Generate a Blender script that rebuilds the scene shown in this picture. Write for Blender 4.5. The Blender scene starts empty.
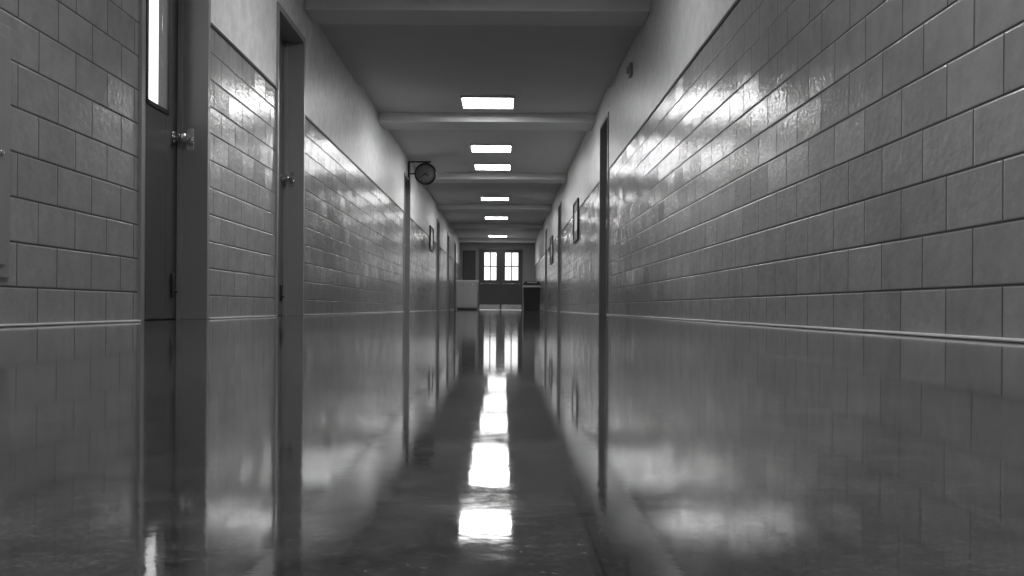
import bpy, bmesh, math
from mathutils import Vector, Matrix

scene = bpy.context.scene
scene.view_settings.view_transform = 'Standard'
scene.view_settings.look = 'None'

XL, XR = -1.63, 1.18
Y0, Y1 = -3.0, 37.5
ZC = 2.60
BEAM = 2.48
LINE = 1.632
CAMZ = 0.072

# ------------------------------------------------------------------ materials
def nt(name):
    m = bpy.data.materials.new(name); m.use_nodes = True
    t = m.node_tree
    return m, t, t.nodes['Principled BSDF']

def g(v): return (v, v, v, 1)

def simple(name, v, rough=0.5, metal=0.0, noise=0.0, nscale=8.0, bump=0.0):
    m, t, b = nt(name)
    b.inputs['Base Color'].default_value = g(v)
    b.inputs['Roughness'].default_value = rough
    b.inputs['Metallic'].default_value = metal
    tc = t.nodes.new('ShaderNodeTexCoord')
    n = t.nodes.new('ShaderNodeTexNoise'); n.inputs['Scale'].default_value = nscale
    n.inputs['Detail'].default_value = 4
    t.links.new(tc.outputs['Object'], n.inputs['Vector'])
    r = t.nodes.new('ShaderNodeMapRange')
    r.inputs['To Min'].default_value = v * (1 - noise); r.inputs['To Max'].default_value = v * (1 + noise)
    t.links.new(n.outputs['Fac'], r.inputs['Value'])
    t.links.new(r.outputs['Result'], b.inputs['Base Color'])
    if bump > 0:
        bp = t.nodes.new('ShaderNodeBump'); bp.inputs['Distance'].default_value = bump
        bp.inputs['Strength'].default_value = 0.6
        t.links.new(n.outputs['Fac'], bp.inputs['Height'])
        t.links.new(bp.outputs['Normal'], b.inputs['Normal'])
    return m

def wall_mat(name, tile_v, upper_v, yoff=0.0):
    m, t, b = nt(name)
    N = t.nodes.new; L = t.links.new
    tc = N('ShaderNodeTexCoord'); sep = N('ShaderNodeSeparateXYZ'); L(tc.outputs['Object'], sep.inputs[0])
    addy = N('ShaderNodeMath'); addy.operation = 'ADD'; addy.inputs[1].default_value = yoff + 60.0
    L(sep.outputs['Y'], addy.inputs[0])
    addz = N('ShaderNodeMath'); addz.operation = 'ADD'; addz.inputs[1].default_value = 0.018
    L(sep.outputs['Z'], addz.inputs[0])
    com = N('ShaderNodeCombineXYZ'); L(addy.outputs[0], com.inputs['X']); L(addz.outputs[0], com.inputs['Y'])
    def brick(mortar, smooth):
        k = N('ShaderNodeTexBrick')
        k.offset = 0.5; k.offset_frequency = 2; k.squash = 1.0
        k.inputs['Scale'].default_value = 1.0
        k.inputs['Brick Width'].default_value = 0.302
        k.inputs['Row Height'].default_value = 0.150
        k.inputs['Mortar Size'].default_value = mortar
        k.inputs['Mortar Smooth'].default_value = smooth
        k.inputs['Color1'].default_value = g(0); k.inputs['Color2'].default_value = g(1)
        k.inputs['Mortar'].default_value = g(0.5)
        k.inputs['Bias'].default_value = 0
        L(com.outputs[0], k.inputs['Vector'])
        return k
    k = brick(0.0036, 0.3)
    kb = brick(0.007, 1.0)
    up = N('ShaderNodeMath'); up.operation = 'GREATER_THAN'; up.inputs[1].default_value = LINE
    L(sep.outputs['Z'], up.inputs[0])
    rv = N('ShaderNodeMapRange'); rv.inputs['To Min'].default_value = tile_v * 0.93; rv.inputs['To Max'].default_value = tile_v * 1.07
    L(k.outputs['Color'], rv.inputs['Value'])
    nz = N('ShaderNodeTexNoise'); nz.inputs['Scale'].default_value = 9.0; nz.inputs['Detail'].default_value = 8; nz.inputs['Roughness'].default_value = 0.7
    L(tc.outputs['Object'], nz.inputs['Vector'])
    nr = N('ShaderNodeMapRange'); nr.inputs['From Min'].default_value = 0.3; nr.inputs['From Max'].default_value = 0.7
    nr.inputs['To Min'].default_value = 0.84; nr.inputs['To Max'].default_value = 1.16
    L(nz.outputs['Fac'], nr.inputs['Value'])
    mul = N('ShaderNodeMath'); mul.operation = 'MULTIPLY'; L(rv.outputs[0], mul.inputs[0]); L(nr.outputs[0], mul.inputs[1])
    mm = N('ShaderNodeMix'); mm.data_type = 'FLOAT'
    L(k.outputs['Fac'], mm.inputs['Factor']); L(mul.outputs[0], mm.inputs[2]); mm.inputs[3].default_value = tile_v * 0.13
    um = N('ShaderNodeMix'); um.data_type = 'FLOAT'
    L(up.outputs[0], um.inputs['Factor']); L(mm.outputs[0], um.inputs[2])
    uv = N('ShaderNodeMath'); uv.operation = 'MULTIPLY'; uv.inputs[1].default_value = upper_v; L(nr.outputs[0], uv.inputs[0])
    L(uv.outputs[0], um.inputs[3])
    L(um.outputs[0], b.inputs['Base Color'])
    rr = N('ShaderNodeMix'); rr.data_type = 'FLOAT'; L(up.outputs[0], rr.inputs['Factor'])
    r1 = N('ShaderNodeMix'); r1.data_type = 'FLOAT'; L(k.outputs['Fac'], r1.inputs['Factor'])
    r1.inputs[2].default_value = 0.20; r1.inputs[3].default_value = 0.8
    L(r1.outputs[0], rr.inputs[2]); rr.inputs[3].default_value = 0.40
    L(rr.outputs[0], b.inputs['Roughness'])
    geo = N('ShaderNodeNewGeometry')
    ty = N('ShaderNodeMath'); ty.operation = 'MULTIPLY_ADD'; ty.inputs[1].default_value = 0.05; ty.inputs[2].default_value = -0.025
    L(k.outputs['Color'], ty.inputs[0])
    fr = N('ShaderNodeMath'); fr.operation = 'MULTIPLY'; fr.inputs[1].default_value = 7.31; L(k.outputs['Color'], fr.inputs[0])
    ff = N('ShaderNodeMath'); ff.operation = 'FRACT'; L(fr.outputs[0], ff.inputs[0])
    tz = N('ShaderNodeMath'); tz.operation = 'MULTIPLY_ADD'; tz.inputs[1].default_value = 0.05; tz.inputs[2].default_value = -0.025
    L(ff.outputs[0], tz.inputs[0])
    tv = N('ShaderNodeCombineXYZ'); L(ty.outputs[0], tv.inputs['Y']); L(tz.outputs[0], tv.inputs['Z'])
    inv = N('ShaderNodeMath'); inv.operation = 'SUBTRACT'; inv.inputs[0].default_value = 1; L(up.outputs[0], inv.inputs[1])
    sc = N('ShaderNodeVectorMath'); sc.operation = 'SCALE'; L(tv.outputs[0], sc.inputs[0]); L(inv.outputs[0], sc.inputs['Scale'])
    ad = N('ShaderNodeVectorMath'); ad.operation = 'ADD'; L(geo.outputs['Normal'], ad.inputs[0]); L(sc.outputs[0], ad.inputs[1])
    no = N('ShaderNodeVectorMath'); no.operation = 'NORMALIZE'; L(ad.outputs[0], no.inputs[0])
    hj = N('ShaderNodeMath'); hj.operation = 'MULTIPLY'; hj.inputs[1].default_value = -0.8; L(kb.outputs['Fac'], hj.inputs[0])
    hj2 = N('ShaderNodeMath'); hj2.operation = 'MULTIPLY'; L(hj.outputs[0], hj2.inputs[0]); L(inv.outputs[0], hj2.inputs[1])
    n2 = N('ShaderNodeTexNoise'); n2.inputs['Scale'].default_value = 34; n2.inputs['Detail'].default_value = 5
    L(tc.outputs['Object'], n2.inputs['Vector'])
    hs = N('ShaderNodeMath'); hs.operation = 'MULTIPLY_ADD'; hs.inputs[1].default_value = 0.9
    L(n2.outputs['Fac'], hs.inputs[0]); L(hj2.outputs[0], hs.inputs[2])
    bp = N('ShaderNodeBump'); bp.inputs['Distance'].default_value = 0.003; bp.inputs['Strength'].default_value = 0.75
    L(hs.outputs[0], bp.inputs['Height']); L(no.outputs[0], bp.inputs['Normal'])
    L(bp.outputs['Normal'], b.inputs['Normal'])
    return m

def floor_mat():
    m, t, b = nt('polished_vinyl_tile')
    N = t.nodes.new; L = t.links.new
    tc = N('ShaderNodeTexCoord')
    mp = N('ShaderNodeMapping'); mp.inputs['Location'].default_value = (60 - 0.043 + 0.1, 60, 0)
    L(tc.outputs['Object'], mp.inputs['Vector'])
    k = N('ShaderNodeTexBrick'); k.offset = 0; k.inputs['Scale'].default_value = 1
    k.inputs['Brick Width'].default_value = 0.305; k.inputs['Row Height'].default_value = 0.305
    k.inputs['Mortar Size'].default_value = 0.0006; k.inputs['Mortar Smooth'].default_value = 0.5
    k.inputs['Color1'].default_value = g(0.045); k.inputs['Color2'].default_value = g(0.080); k.inputs['Mortar'].default_value = g(0.02)
    L(mp.outputs[0], k.inputs['Vector'])
    n = N('ShaderNodeTexNoise'); n.inputs['Scale'].default_value = 26; n.inputs['Detail'].default_value = 10; n.inputs['Roughness'].default_value = 0.8
    L(tc.outputs['Object'], n.inputs['Vector'])
    r = N('ShaderNodeMapRange'); r.inputs['From Min'].default_value = 0.35; r.inputs['From Max'].default_value = 0.65
    r.inputs['To Min'].default_value = 0.4; r.inputs['To Max'].default_value = 1.6
    L(n.outputs['Fac'], r.inputs['Value'])
    mul = N('ShaderNodeMath'); mul.operation = 'MULTIPLY'; L(k.outputs['Color'], mul.inputs[0]); L(r.outputs[0], mul.inputs[1])
    vo = N('ShaderNodeTexVoronoi'); vo.inputs['Scale'].default_value = 700
    L(tc.outputs['Object'], vo.inputs['Vector'])
    sp = N('ShaderNodeSeparateColor'); L(vo.outputs['Color'], sp.inputs[0])
    pw = N('ShaderNodeMath'); pw.operation = 'POWER'; pw.inputs[1].default_value = 3; L(sp.outputs[0], pw.inputs[0])
    sm = N('ShaderNodeMapRange'); sm.inputs['To Min'].default_value = 0.8; sm.inputs['To Max'].default_value = 1.8
    L(pw.outputs[0], sm.inputs['Value'])
    mul2 = N('ShaderNodeMath'); mul2.operation = 'MULTIPLY'; L(mul.outputs[0], mul2.inputs[0]); L(sm.outputs[0], mul2.inputs[1])
    L(mul2.outputs[0], b.inputs['Base Color'])
    rr = N('ShaderNodeMapRange'); rr.inputs['From Min'].default_value = 0.45; rr.inputs['From Max'].default_value = 0.75
    rr.inputs['To Min'].default_value = 0.04; rr.inputs['To Max'].default_value = 0.11
    n3 = N('ShaderNodeTexNoise'); n3.inputs['Scale'].default_value = 60; n3.inputs['Detail'].default_value = 8; n3.inputs['Roughness'].default_value = 0.75
    L(tc.outputs['Object'], n3.inputs['Vector']); L(n3.outputs['Fac'], rr.inputs['Value'])
    L(rr.outputs[0], b.inputs['Roughness'])
    b.inputs['IOR'].default_value = 1.5
    n2 = N('ShaderNodeTexNoise'); n2.inputs['Scale'].default_value = 130; n2.inputs['Detail'].default_value = 4; n2.inputs['Roughness'].default_value = 0.6
    L(tc.outputs['Object'], n2.inputs['Vector'])
    bp = N('ShaderNodeBump'); bp.inputs['Distance'].default_value = 0.000022; bp.inputs['Strength'].default_value = 1.0
    L(n2.outputs['Fac'], bp.inputs['Height']); L(bp.outputs['Normal'], b.inputs['Normal'])
    return m

def emis(name, v):
    m, t, b = nt(name)
    b.inputs['Base Color'].default_value = g(0.8)
    b.inputs['Emission Color'].default_value = g(1); b.inputs['Emission Strength'].default_value = v
    return m

def glass():
    m = bpy.data.materials.new('window_glass'); m.use_nodes = True
    t = m.node_tree; t.nodes.clear(); N = t.nodes.new; L = t.links.new
    o = N('ShaderNodeOutputMaterial'); mx = N('ShaderNodeMixShader'); tr = N('ShaderNodeBsdfTransparent'); gl = N('ShaderNodeBsdfGlossy')
    gl.inputs['Roughness'].default_value = 0.05; mx.inputs[0].default_value = 0.08
    L(tr.outputs[0], mx.inputs[1]); L(gl.outputs[0], mx.inputs[2]); L(mx.outputs[0], o.inputs[0])
    return m

M_WL = wall_mat('glazed_block_left', 0.34, 0.80, 0.07)
M_WR = wall_mat('glazed_block_right', 0.32, 0.62, 0.0)
M_FL = floor_mat()
M_CE = simple('ceiling_paint', 0.60, 0.6, noise=0.06, nscale=2, bump=0.002)
M_BE = simple('beam_paint', 0.72, 0.5, noise=0.05, nscale=3, bump=0.001)
M_END = simple('end_wall_paint', 0.35, 0.5, noise=0.06, nscale=2)
M_FRAME = simple('frame_enamel', 0.28, 0.32, noise=0.06, nscale=6)
M_DOOR = simple('door_dark_enamel', 0.085, 0.30, noise=0.15, nscale=3)
M_DOOR2 = simple('door_grey_enamel', 0.20, 0.30, noise=0.12, nscale=3)
M_DARK = simple('dark_trim', 0.035, 0.4, noise=0.1)
M_BASE = simple('cove_base_pale', 0.70, 0.35, noise=0.2, nscale=12)
M_METAL = simple('brushed_steel', 0.65, 0.25, metal=1.0, noise=0.05)
M_BLACK = simple('black_plastic', 0.015, 0.35, noise=0.1)
M_BAG = simple('bin_liner', 0.35, 0.4, noise=0.2, nscale=20, bump=0.01)
M_WHITE = simple('white_laminate', 0.7, 0.4, noise=0.04)
M_CAB = simple('cabinet_laminate', 0.42, 0.4, noise=0.06)
M_PAPER = simple('paper', 0.7, 0.7, noise=0.05)
M_FACE = simple('clock_face', 0.16, 0.5, noise=0.03)
M_LAMP = emis('lamp_diffuser', 28.0)
M_GLASS = glass()

# ------------------------------------------------------------------ builder
class B:
    def __init__(s, name):
        s.name = name; s.bm = bmesh.new(); s.mats = []
    def mi(s, m):
        if m not in s.mats: s.mats.append(m)
        return s.mats.index(m)
    def _new(s, geom, m, smooth=False):
        i = s.mi(m)
        fs = set()
        for v in geom:
            for f in v.link_faces: fs.add(f)
        for f in fs: f.material_index = i; f.smooth = smooth
    def box(s, x0, x1, y0, y1, z0, z1, m):
        r = bmesh.ops.create_cube(s.bm, size=1)
        for v in r['verts']:
            v.co = Vector(((x0+x1)/2 + v.co.x*(x1-x0), (y0+y1)/2 + v.co.y*(y1-y0), (z0+z1)/2 + v.co.z*(z1-z0)))
        s._new(r['verts'], m); return r['verts']
    def cyl(s, c, axis, r1, depth, m, r2=None, seg=32):
        q = Vector((0, 0, 1)).rotation_difference(Vector(axis)).to_matrix().to_4x4()
        r = bmesh.ops.create_cone(s.bm, cap_ends=True, segments=seg, radius1=r1, radius2=r1 if r2 is None else r2,
                                  depth=depth, matrix=Matrix.Translation(c) @ q)
        s._new(r['verts'], m, True); return r['verts']
    def sph(s, c, r, m, sc=(1, 1, 1)):
        k = bmesh.ops.create_uvsphere(s.bm, u_segments=20, v_segments=12, radius=r,
                                      matrix=Matrix.Translation(c) @ Matrix.Diagonal((*sc, 1)))
        s._new(k['verts'], m, True)
    def torus(s, c, axis, R, r, m, seg=48, k=12):
        q = Vector((0, 0, 1)).rotation_difference(Vector(axis)).to_matrix()
        rings = []
        for i in range(seg):
            a = 2*math.pi*i/seg
            ring = []
            for j in range(k):
                b = 2*math.pi*j/k
                p = Vector(((R + r*math.cos(b))*math.cos(a), (R + r*math.cos(b))*math.sin(a), r*math.sin(b)))
                ring.append(s.bm.verts.new(q @ p + Vector(c)))
            rings.append(ring)
        i0 = s.mi(m)
        for i in range(seg):
            for j in range(k):
                f = s.bm.faces.new((rings[i][j], rings[(i+1) % seg][j], rings[(i+1) % seg][(j+1) % k], rings[i][(j+1) % k]))
                f.material_index = i0; f.smooth = True
    def done(s, bevel=0.0):
        bmesh.ops.recalc_face_normals(s.bm, faces=s.bm.faces[:])
        me = bpy.data.meshes.new(s.name); s.bm.to_mesh(me); s.bm.free()
        for m in s.mats: me.materials.append(m)
        o = bpy.data.objects.new(s.name, me); scene.collection.objects.link(o)
        if bevel > 0:
            md = o.modifiers.new('bevel', 'BEVEL'); md.width = bevel; md.segments = 2; md.limit_method = 'ANGLE'; md.angle_limit = math.radians(50)
        return o

# ------------------------------------------------------------------ openings
left_open = [(4.46, 5.50, 2.20), (7.14, 8.12, 2.25), (16.35, 17.35, 2.28), (24.4, 25.4, 2.25), (28.9, 29.9, 2.25), (33.2, 34.2, 2.25)]
right_open = [(11.25, 12.20, 2.29), (20.4, 21.4, 2.25), (27.0, 28.0, 2.25)]
REC = 0.15

def build_wall(name, side, ops, mat, hole=None):
    w = B(name)
    X = XL if side < 0 else XR
    def bx(d0, d1, *a):
        x0, x1 = sorted((X + side*d0, X + side*d1)); w.box(x0, x1, *a, mat)
    y = Y0
    for (a, b_, t) in ops:
        bx(0, 0.22, y, a, 0, ZC); bx(0, 0.22, a, b_, t, ZC); y = b_
    bx(0, 0.22, y, Y1, 0, ZC)
    if hole:
        bx(0.22, 0.30, Y0, hole[0], 0, ZC); bx(0.22, 0.30, hole[1], Y1, 0, ZC)
        bx(0.22, 0.30, hole[0], hole[1], 0, 0.95); bx(0.22, 0.30, hole[0], hole[1], 2.1, ZC)
    else:
        bx(0.22, 0.30, Y0, Y1, 0, ZC)
    return w.done()

build_wall('wall_left', -1, left_open, M_WL, hole=(4.6, 5.95))
build_wall('wall_right', 1, right_open, M_WR)

def spans(ops):
    y = Y0; out = []
    for a, b_, t in ops: out.append((y, a)); y = b_
    out.append((y, Y1)); return out

for side, ops, nm in ((-1, left_open, 'left'), (1, right_open, 'right')):
    X = XL if side < 0 else XR
    tb = B('trim_' + nm); bb = B('baseboard_' + nm)
    for a, b_ in spans(ops):
        x0, x1 = sorted((X, X - side*0.010)); tb.box(x0, x1, a, b_, LINE - 0.010, LINE + 0.010, M_DARK)
        x0, x1 = sorted((X, X - side*0.018)); bb.box(x0, x1, a, b_, 0, 0.010, M_BASE)
    tb.done(0.003); bb.done(0.005)

# ------------------------------------------------------------------ doors
def door(idx, side, a, b_, top, lite=None):
    d = B('door_%d' % idx)
    MD = M_DOOR if idx == 1 or side > 0 else M_DOOR2
    X = XL if side < 0 else XR
    def bx(d0, d1, y0, y1, z0, z1, m):
        x0, x1 = sorted((X + side*d0, X + side*d1)); d.box(x0, x1, y0, y1, z0, z1, m)
    J = 0.045
    for (p, q) in ((a, a + J), (b_ - J, b_)):
        bx(-0.014, REC + 0.06, p, q, 0, top, M_FRAME)
    bx(-0.014, REC + 0.06, a + J, b_ - J, top - J, top, M_FRAME)
    bx(REC - 0.03, REC - 0.001, a + J, a + J + 0.015, 0, top - J, M_FRAME)
    bx(REC - 0.03, REC - 0.001, b_ - J - 0.015, b_ - J, 0, top - J, M_FRAME)
    ya, yb = a + J, b_ - J; zt = top - J; t0, t1 = REC, REC + 0.045
    if lite:
        l0, l1, z0, z1 = lite
        bx(t0, t1, ya, l0, 0.004, zt, MD); bx(t0, t1, l1, yb, 0.004, zt, MD)
        bx(t0, t1, l0, l1, 0.004, z0, MD); bx(t0, t1, l0, l1, z1, zt, MD)
        bx(t0 + 0.018, t0 + 0.024, l0, l1, z0, z1, M_GLASS)
        for (p, q, r, s_) in ((l0 - .02, l0 + .004, z0 - .02, z1 + .02), (l1 - .004, l1 + .02, z0 - .02, z1 + .02)):
            bx(t0 - 0.008, t0, p, q, r, s_, M_DARK)
        bx(t0 - 0.008, t0, l0 - .02, l1 + .02, z0 - .02, z0 + .004, M_DARK)
        bx(t0 - 0.008, t0, l0 - .02, l1 + .02, z1 - .004, z1 + .02, M_DARK)
    else:
        bx(t0, t1, ya, yb, 0.004, zt, MD)
    yk = yb - 0.075; zk = 0.98 if idx == 1 else 1.10
    d.cyl((X + side*(t0 - 0.004), yk, zk), (1, 0, 0), 0.034, 0.008, M_METAL)
    d.cyl((X + side*(t0 - 0.025), yk, zk), (1, 0, 0), 0.012, 0.045, M_METAL)
    d.sph((X + side*(t0 - 0.052), yk, zk), 0.028, M_METAL, (0.8, 1, 1))
    bx(0.06, 0.10, yb - 0.003, yb + 0.001, zk - 0.06, zk + 0.06, M_METAL)
    for zh in (0.25, 1.1, top - 0.3):
        d.cyl((X + side*(t0 - 0.008), ya + 0.008 , zh), (0, 0, 1), 0.008, 0.10, M_METAL, seg=12)
    d.cyl((X + side*(t0 - 0.018), yb - 0.10, 0.15), (1, 0, 0), 0.008, 0.035, M_DARK, seg=12)
    d.cyl((X + side*(t0 - 0.012), yb - 0.10, 0.18), (0, 0, 1), 0.011, 0.13, M_DARK, seg=12)
    return d.done(0.002)

n = 1
for i, (a, b_, t) in enumerate(left_open):
    door(n, -1, a, b_, t, lite=(4.98, 5.27, 1.10, 2.0) if i == 0 else None); n += 1
for (a, b_, t) in right_open:
    door(n, 1, a, b_, t); n += 1

# ------------------------------------------------------------------ floor, ceiling, ends
f = B('floor'); f.box(XL - 0.3, XR + 0.3, Y0 - 0.2, Y1 + 0.2, -0.1, 0, M_FL); f.done()
c = B('ceiling')
c.box(XL - 0.3, XR + 0.3, Y0 - 0.2, Y1 + 0.2, ZC, ZC + 0.15, M_CE)
c.done()
bk = B('ceiling_soffit'); bk.box(XL, XR, 8.53, 11.1, 2.535, ZC, M_CE); bk.done(0.004)
for k, (a, b_) in enumerate([(2.4, 2.9), (8.1, 8.53), (12.95, 13.55), (18.7, 19.3), (24.4, 25.0), (30.1, 30.7), (36.2, 36.8)]):
    q = B('ceiling_beam'); q.box(XL, XR, a, b_, BEAM, ZC, M_BE); q.done(0.012)
w = B('wall_back'); w.box(XL - .3, XR + .3, Y0 - 0.2, Y0, 0, ZC, M_END); w.done()

DX0, DX1, DT = -0.96, 0.77, 2.32
w = B('wall_end')
w.box(XL - .3, DX0, Y1, Y1 + .2, 0, ZC, M_END); w.box(DX1, XR + .3, Y1, Y1 + .2, 0, ZC, M_END)
w.box(DX0, DX1, Y1, Y1 + .2, DT, ZC, M_END); w.done()

e = B('double_door')
J = 0.05
e.box(DX0, DX0 + J, Y1 - .02, Y1 + .15, 0, DT, M_FRAME); e.box(DX1 - J, DX1, Y1 - .02, Y1 + .15, 0, DT, M_FRAME)
e.box(DX0 + J, DX1 - J, Y1 - .02, Y1 + .15, DT - J, DT, M_FRAME)
mid = (DX0 + DX1)/2
ye0, ye1 = Y1 + 0.03, Y1 + 0.075
for (p, q, wa, wb) in ((DX0 + J, mid - .004, -0.71, -0.26), (mid + .004, DX1 - J, 0.07, 0.56)):
    z0, z1 = 1.12, 2.15
    e.box(p, wa, ye0, ye1, 0.005, DT - J, M_DOOR); e.box(wb, q, ye0, ye1, 0.005, DT - J, M_DOOR)
    e.box(wa, wb, ye0, ye1, 0.005, z0, M_DOOR); e.box(wa, wb, ye0, ye1, z1, DT - J, M_DOOR)
    e.box(wa, wb, ye0 + .02, ye0 + .026, z0, z1, M_GLASS)
    e.box((wa+wb)/2 - .02, (wa+wb)/2 + .02, ye0 - .004, ye1, z0, z1, M_DOOR)
    for zz in (z0 + (z1-z0)/2,):
        e.box(wa, wb, ye0 - .003, ye1 - .001, zz - .02, zz + .02, M_DOOR)
    e.box(p + .03, q - .03, ye0 - .004, ye0, 0.02, 0.20, M_METAL)
    e.cyl(((p+q)/2, ye0 - .05, 0.98), (1, 0, 0), 0.014, (q-p)*0.85, M_METAL, seg=12)
    for xx in (p + .09, q - .09): e.box(xx - .02, xx + .02, ye0 - .055, ye0, .955, 1.005, M_METAL)
e.box(mid - .006, mid + .006, ye0 + .01, ye1 - .01, 0, DT - J, M_DARK)
e.done()

# ------------------------------------------------------------------ ceiling lights
def lamp(y, x=-0.20):
    q = B('ceiling_light'); h = 0.305; zb = ZC - 0.035
    for (x0, x1, y0, y1) in ((-h-.02, -h, -h-.02, h+.02), (h, h+.02, -h-.02, h+.02), (-h, h, -h-.02, -h), (-h, h, h, h+.02)):
        q.box(x + x0, x + x1, y + y0, y + y1, zb, ZC, M_WHITE)
    q.box(x - h, x + h, y - h, y + h, zb + .006, zb + .016, M_LAMP)
    q.done()
for y in (-1.2, 2.0, 6.2, 12.2, 15.7, 17.75, 22.9, 27.8, 34.8): lamp(y)

# ------------------------------------------------------------------ clock
k = B('wall_clock')
yc = 17.05; cx, cz = -1.335, 2.35; R = 0.18
k.cyl((cx, yc, cz), (0, 1, 0), R - .005, 0.07, M_BLACK, seg=48)
for s_ in (-1, 1):
    yy = yc + s_*0.038
    k.cyl((cx, yy, cz), (0, 1, 0), R - .03, 0.006, M_FACE, seg=48)
    k.torus((cx, yy, cz), (0, 1, 0), R - .012, 0.018, M_BLACK)
    for i in range(12):
        a = i*math.pi/6
        vs = k.box(-.005, .005, -.002, .002, R - .062, R - .038, M_BLACK)
        mt = Matrix.Translation((cx, yy + s_*.005, cz)) @ Matrix.Rotation(a, 4, 'Y')
        for v in vs: v.co = mt @ v.co
    for (ang, ln, wd) in ((2.2, .075, .009), (4.0, .115, .007)):
        vs = k.box(-wd, wd, -.002, .002, -.02, ln, M_BLACK)
        mt = Matrix.Translation((cx, yy + s_*.008, cz)) @ Matrix.Rotation(ang, 4, 'Y')
        for v in vs: v.co = mt @ v.co
k.box(XL, XL + .03, yc - .07, yc + .07, 2.22, 2.56, M_BLACK)
k.box(XL + .02, cx + .09, yc - .015, yc + .015, 2.54, 2.565, M_BLACK)
k.box(cx - .012, cx + .012, yc - .012, yc + .012, cz + R - .02, 2.55, M_BLACK)
k.box(XL + .02, cx - R + .02, yc - .012, yc + .012, cz - .012, cz + .012, M_BLACK)
k.done(0.002)

# ------------------------------------------------------------------ small wall things
def board(name, side, y0, y1, z0, z1, inner, sheets=0):
    q = B(name); X = XL if side < 0 else XR
    def bx(d0, d1, *a):
        x0, x1 = sorted((X - side*d0, X - side*d1)); q.box(x0, x1, *a)
    fr = .03
    bx(0, .012, y0, y1, z0, z1, inner)
    bx(0, .03, y0, y0 + fr, z0, z1, M_DARK); bx(0, .03, y1 - fr, y1, z0, z1, M_DARK)
    bx(0, .03, y0 + fr, y1 - fr, z0, z0 + fr, M_DARK); bx(0, .03, y0 + fr, y1 - fr, z1 - fr, z1, M_DARK)
    for i in range(sheets):
        a = y0 + .06 + i*.26
        if a + .22 < y1 - .04: bx(.012, .014, a, a + .22, (z0+z1)/2 - .15, (z0+z1)/2 + .15, M_PAPER)
    q.done(0.002)
board('notice_board', -1, 22.0, 23.0, 1.35, 1.88, M_FACE, 3)
board('notice_board', 1, 15.6, 16.6, 1.15, 1.80, M_FACE, 3)
board('notice_board', 1, 23.6, 24.8, 1.15, 1.80, M_FACE, 4)
q = B('notice_board')
q.box(-1.52, -1.04, Y1 - .03, Y1, 1.10, 2.22, M_DARK); q.box(-1.49, -1.07, Y1 - .034, Y1 - .03, 1.13, 2.19, M_DOOR)
q.done(0.002)

q = B('fire_alarm_horn')
q.box(XR - .03, XR, 9.2, 9.32, 2.22, 2.34, M_FRAME)
q.cyl((XR - .04, 9.26, 2.28), (-1, 0, 0), .04, .025, M_FRAME, r2=.03)
q.done(0.005)

q = B('access_panel')
q.box(XL, XL + .012, 2.6, 3.28, .16, .98, M_FRAME); q.box(XL + .012, XL + .018, 2.64, 3.24, .20, .94, M_FRAME)
q.cyl((XL + .022, 3.2, .56), (1, 0, 0), .012, .012, M_METAL, seg=16)
q.done(0.003)

# ------------------------------------------------------------------ trash can
q = B('trash_can')
tx, ty = .86, 30.0
def frustum(q, cx, cy, w0, d0, w1, d1, z0, z1, m):
    vs = q.box(-1, 1, -1, 1, z0, z1, m)
    for v in vs:
        top = abs(v.co.z - z1) < 1e-6
        v.co.x = cx + v.co.x*(w1 if top else w0)/2; v.co.y = cy + v.co.y*(d1 if top else d0)/2
frustum(q, tx, ty, .46, .40, .52, .50, 0.0, .76, M_BLACK)
frustum(q, tx, ty, .55, .55, .55, .55, .74, .79, M_BLACK)
frustum(q, tx, ty, .57, .57, .56, .56, .69, .75, M_BAG)
frustum(q, tx, ty, .52, .52, .40, .40, .79, .88, M_BLACK)
q.box(tx - .15, tx + .15, ty - .24, ty - .225, .80, .86, M_BAG)
q.done(0.008)

# ------------------------------------------------------------------ cabinet
q = B('storage_cabinet')
x0, x1, y0, y1 = -1.40, -0.77, 29.95, 30.45
q.box(x0 + .02, x1 - .02, y0 + .03, y1 - .02, 0, .06, M_DARK)
q.box(x0, x1, y0, y1, .06, .86, M_CAB)
q.box(x0 - .02, x1 + .02, y0 - .03, y1 + .01, .86, .90, M_WHITE)
for (a, b_) in ((x0 + .02, (x0+x1)/2 - .006), ((x0+x1)/2 + .006, x1 - .02)):
    q.box(a, b_, y0 - .016, y0, .09, .83, M_CAB)
    q.cyl(((a+b_)/2, y0 - .03, .76), (1, 0, 0), .007, .12, M_METAL, seg=12)
q.done(0.004)

# ------------------------------------------------------------------ world
wd = bpy.data.worlds.new('daylight'); scene.world = wd; wd.use_nodes = True
bg = wd.node_tree.nodes['Background']; bg.inputs['Color'].default_value = g(1); bg.inputs['Strength'].default_value = 2.0

# ------------------------------------------------------------------ camera
cam = bpy.data.cameras.new('camera'); co = bpy.data.objects.new('camera', cam); scene.collection.objects.link(co)
co.location = (0, 0, CAMZ)
co.rotation_euler = (Matrix.Rotation(math.radians(90), 3, 'X') @ Matrix.Rotation(math.radians(0.35), 3, 'Z')).to_euler()
cam.sensor_width = 36; cam.lens = 36*1000/1024; cam.shift_x = 9/1024; cam.shift_y = 20/1024
cam.clip_start = 0.01; cam.clip_end = 200
scene.camera = co
